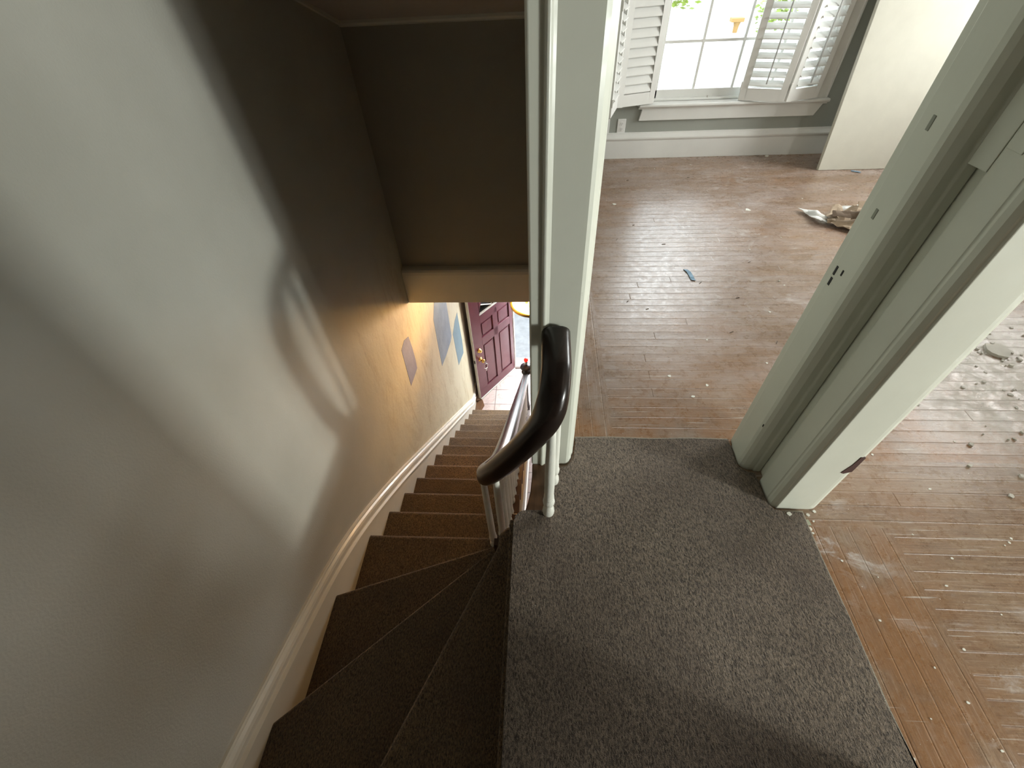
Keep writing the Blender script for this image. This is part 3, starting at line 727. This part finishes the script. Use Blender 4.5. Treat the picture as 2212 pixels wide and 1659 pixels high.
# ---------------------------------------------------------------- paper debris and tape on the far floor
bgp = thing('crumpled_paper_bag', (2.10, 3.02, -.012), 'crumpled brown paper bag lying on the wood floor behind the door jamb', 'paper bag')
def crumple(pts, seed, amp, lift):
    """irregular folded sheet: grid over a quad, creased with ridged noise"""
    m = MB(); nx_, ny_ = 14, 12; V = {}
    a, b, c, d = [Vector(p) for p in pts]
    for i in range(nx_+1):
        for j in range(ny_+1):
            u_, v_ = i/nx_, j/ny_
            p = (a*(1-u_)+b*u_)*(1-v_) + (d*(1-u_)+c*u_)*v_
            q = Vector((p.x*9+seed, p.y*11, seed))
            h = abs(mnoise.noise(q))*amp + lift*math.sin(PI*u_)*math.sin(PI*v_) + .012
            p = p + Vector((mnoise.noise(q*1.3)*.02, mnoise.noise(q*1.7)*.02, h))
            p.z = max(p.z, -.008)
            V[i, j] = m.bm.verts.new(p)
    for i in range(nx_):
        for j in range(ny_): m.bm.faces.new((V[i, j], V[i+1, j], V[i+1, j+1], V[i, j+1]))
    return m
def sheet(m, name, mat, par=None):
    o = m.build(name, mat, par)
    s = o.modifiers.new('thick', 'SOLIDIFY'); s.thickness = .002
    return o
zf = -.010
def cr(pts, *a): return crumple([(x-.01, y-.06, z) for x, y, z in pts], *a)
sheet(cr([(1.955, 2.93, zf), (2.30, 2.72, zf), (2.36, 2.98, zf), (1.965, 3.01, zf)], 3.1, .09, .015), 'lower_fold', M['kraft'], bgp)
sheet(cr([(1.965, 3.00, zf), (2.36, 2.90, zf), (2.34, 3.12, zf), (2.04, 3.12, zf)], 7.7, .10, .035), 'upper_fold', M['kraft'], bgp)
sheet(cr([(2.06, 3.10, zf), (2.32, 3.05, zf), (2.33, 3.17, zf), (2.09, 3.18, zf)], 9.7, .05, .035), 'white_lining', M['white_paper'], bgp)
sheet(cr([(2.09, 3.07, zf), (2.30, 3.02, zf), (2.31, 3.06, zf), (2.12, 3.10, zf)], 12.7, .04, .045), 'printed_strip', M['redprint'], bgp)
sheet(cr([(1.97, 2.96, zf+.04), (2.28, 2.86, zf+.05), (2.25, 2.93, zf+.09), (1.98, 3.00, zf+.06)], 15.7, .03, .01), 'hollow_shade', M['kraft_dark'], bgp)  # dark sheet standing for the shade inside the bag
m = MB()
m.prism([(0, 0), (.045, -.005), (.05, .06), (-.004, .058)], 0, .004, 'z', Matrix.Translation((2.17, 2.99, .05)) @ Matrix.Rotation(.9, 4, 'X')); m.build('end_flap', M['kraft'], bgp, bevel=.003)
o = sheet(crumple([(1.855, 3.13, zf), (1.905, 2.90, zf), (1.985, 2.93, zf), (1.945, 3.10, zf)], 21.3, .035, .02), 'paper_sheet', M['white_paper'])
tag(o, 'curled white sheet of paper beside the crumpled brown bag', 'paper')
# blue tape
m = MB(); V = []
for i in range(9):
    t = i/8; x = .893+.028*t+.005*math.sin(t*5); y = 2.375-.12*t; z = -.0095+.004*abs(math.sin(t*7))
    V.append((m.bm.verts.new((x-.012, y, z)), m.bm.verts.new((x+.012, y-.005, z+.001))))
for a, b in zip(V, V[1:]): m.bm.faces.new((a[0], a[1], b[1], b[0]))
tag(sheet(m, 'painters_tape', M['tape']), 'short strip of blue tape stuck to the middle of the wood floor', 'tape')
m = MB(); V = []
for i in range(6):
    t = i/5; x = 2.53+.055*t; y = 3.80-.035*t; z = -.0095+.003*abs(math.sin(t*7))
    V.append((m.bm.verts.new((x, y-.010, z)), m.bm.verts.new((x+.003, y+.010, z))))
for a, b in zip(V, V[1:]): m.bm.faces.new((a[0], a[1], b[1], b[0]))
tag(sheet(m, 'painters_tape', M['tape']), 'scrap of blue tape on the floor at the foot of the leaning door slab', 'tape')

# ---------------------------------------------------------------- flakes and splinters on the floor
def flake(x, y, r, mat='chip', z=-.012, h=.0025, seed=0, name='paint_flake', label='', group=None, cat='paint flake'):
    rr = random.Random(seed*31+7); n = rr.choice((5, 6, 7)) if r < .02 else 11; a0 = rr.random()*6
    pts = [(x+r*rr.uniform(.55, 1.15)*math.cos(a0+2*PI*k/n), y+r*rr.uniform(.5, 1.1)*math.sin(a0+2*PI*k/n)) for k in range(n)]
    o = MB().prism(pts, z, z+h).build(name, M[mat])
    tag(o, label, cat, group)
    return o
flake(.902, .758, .010, seed=1, z=.001, h=.003, label='white triangular paint flake on the carpet edge under the jamb corner')
flake(.975, .762, .007, seed=2, label='small white paint flake tucked under the corner of the bright jamb')
flake(1.004, .776, .008, seed=3, label='white paint flake at the right foot of the bright jamb')
flake(.962, .733, .013, 'chip_green', seed=4, label='sage green paint flake on the wood just below the jamb')
flake(.984, .739, .005, seed=5, label='tiny white flake right of the sage green flake')
flake(.959, .708, .010, seed=6, label='white paint flake below the sage green flake beside the carpet edge')
flake(.964, .694, .005, seed=7, label='tiny white flake lowest of the cluster at the carpet edge')
flake(2.197, 1.640, .058, 'plaster', h=.014, seed=8, name='plaster_chunk', cat='plaster chunk', label='largest pale plaster chunk on the dusty floor right of the jamb')
flake(2.155, 1.715, .014, seed=9, h=.008, name='plaster_chunk', cat='plaster chunk', label='small white plaster chunk just above the largest one')
flake(1.99, 4.165, .016, seed=10, h=.006, label='white paint flake against the skirting under the window')
flake(.963, .093, .007, seed=11, h=.006, label='white crumb at the bottom end of the carpet edge')
flake(.561, 3.285, .017, seed=12, label='white paint flake on the floor near the left door post')
flake(1.51, 3.153, .022, seed=13, h=.0015, label='pale flat flake in the middle of the far floor')
flake(2.62, 1.06, .035, 'plaster', seed=14, h=.02, name='plaster_chunk', cat='plaster chunk', label='plaster chunk at the right edge of the picture')
rr = random.Random(4)
spots = [(1.84, 4.06), (2.02, 4.06), (1.30, 4.02), (.98, 3.95), (1.96, 3.32), (2.3, 3.45), (.78, 1.40), (.70, 1.33), (.62, 1.46), (.86, 1.72), (1.25, 1.95), (1.42, 2.2), (1.35, 2.6), (1.6, 2.75), (1.1, 1.55)]
for i, (x, y) in enumerate(spots):
    flake(x, y, rr.uniform(.005, .010), seed=40+i, h=.0015, label='tiny white paint crumb scattered on the far wood floor', group='paint crumbs on the far floor')
spots = [(1.226, .996), (1.309, .53), (1.617, .695), (1.60, .68), (1.58, .67), (1.42, .45), (1.25, .35), (1.18, .22), (1.35, .18), (1.5, .30), (1.11, .55), (1.05, .42), (1.02, .60), (1.14, .30), (1.3, .70), (1.20, .12), (1.06, .18), (1.46, .88), (1.33, 1.03), (1.68, 1.10), (1.55, .12), (1.38, .62)]
for i, (x, y) in enumerate(spots):
    flake(x, y, rr.uniform(.0025, .006), seed=70+i, h=.0015, label='tiny white paint crumb scattered on the wood floor right of the carpet', group='paint crumbs on the near floor')
m = MB()
for i in range(320):
    a = rr.random()*6.28; q = abs(rr.gauss(0, .42)); x = 2.35+q*math.cos(a)*.8; y = 1.38+q*math.sin(a)
    if x < 1.15 or y < .75: continue
    r = rr.uniform(.003, .012); n = 5; a0 = rr.random()*6
    m.prism([(x+r*rr.uniform(.5, 1.2)*math.cos(a0+2*PI*k/n), y+r*rr.uniform(.5, 1.2)*math.sin(a0+2*PI*k/n)) for k in range(n)], -.012, -.012+rr.uniform(.002, .009))
tag(m.build('plaster_rubble', M['plaster']), 'spread of crumbled plaster grit on the floor to the right of the jamb', 'rubble', kind='stuff')
sp = [(.66, 2.95, .4), (.52, 2.75, 1.2), (.82, 2.68, .1), (.50, 2.05, .9), (.60, 1.98, .3), (.95, 2.23, .8), (1.12, 2.08, .3), (1.20, 1.70, 1.0), (1.0, 1.78, .5), (.72, 3.72, .2), (1.30, 2.45, .5), (1.22, 3.75, .2)]
for i, (x, y, a) in enumerate(sp):
    L = .006+.006*rr.random(); M4 = Matrix.Translation((x, y, -.0105)) @ Matrix.Rotation(a, 4, 'Z')
    tag(MB().box(-L, L, -.0014, .0014, -.0012, .0012, M4).build('wood_splinter', M['splinter']), 'small dark splinter lying on the far wood floor', 'splinter', 'splinters on the far floor')

# ---------------------------------------------------------------- outside
boxes('ground', M['pavement'], (-30, 60, 8.6, 60, FL-.45, FL-.30), (1.4, 60, 4.95, 8.6, FL-.45, FL-.30))
boxes('porch', M['concrete'], (-30, 1.4, 4.95, 8.6, FL-.45, FL-.30))
boxes('porch_step', M['trim_white'], (-.9, 1.2, 4.84, 5.10, FL-.30, FL-.06))
gp = thing('garden_pillar', (11.48, 33.5, FL-.3), 'small ochre garden pillar with a wide flat cap, far outside the window', 'pillar')
MB().lathe([(.13, 0), (.15, .3), (.21, .50)], (11.48, 33.5, FL-.3), 16).build('shaft', M['terracotta'], gp)
MB().box(11.08, 11.80, 33.25, 33.75, FL-.3+.50, FL-.3+.70).build('cap', M['terracotta'], gp, bevel=.03)
def tree(x, y, zc, r, n, seed, label, drop=1.0):
    z = FL-.3
    root = thing('young_tree', (x, y, z), label, 'tree')
    q = random.Random(seed)
    MB().tube([(x, y, z), (x+.05, y, z+(zc-z)*.5), (x, y+.03, zc)], .035, 8).build('trunk', M['bark'], root)
    m = MB()
    for k in range(9):
        v = Vector((q.gauss(0, 1), q.gauss(0, 1), q.gauss(0, 1))).normalized()*r*.8
        m.tube([(x, y, zc-r*.6), Vector((x, y, zc))+v*.5, Vector((x, y, zc))+v], .010, 5)
    m.build('branches', M['bark'], root)
    m = MB()
    for k in range(n):
        v = Vector((q.gauss(0, 1), q.gauss(0, 1), q.gauss(0, 1)*drop)).normalized()*r*q.uniform(.4, 1.05)
        L4 = Matrix.Translation(Vector((x, y, zc))+v) @ Matrix.Rotation(q.random()*6, 4, 'Z') @ Matrix.Rotation(q.random()*3, 4, 'X')
        m.prism([(-.06, 0), (0, .03), (.07, 0), (0, -.03)], 0, .003, 'z', L4)
    m.build('foliage', M['leaf'], root)
tree(2.38, 10.2, .80, .52, 420, 5, 'yellow-green leafy tree outside, at the top left pane of the window')
tree(5.05, 12.5, -.05, .45, 300, 6, 'yellow-green leafy tree outside, between the window panes and the open shutter')
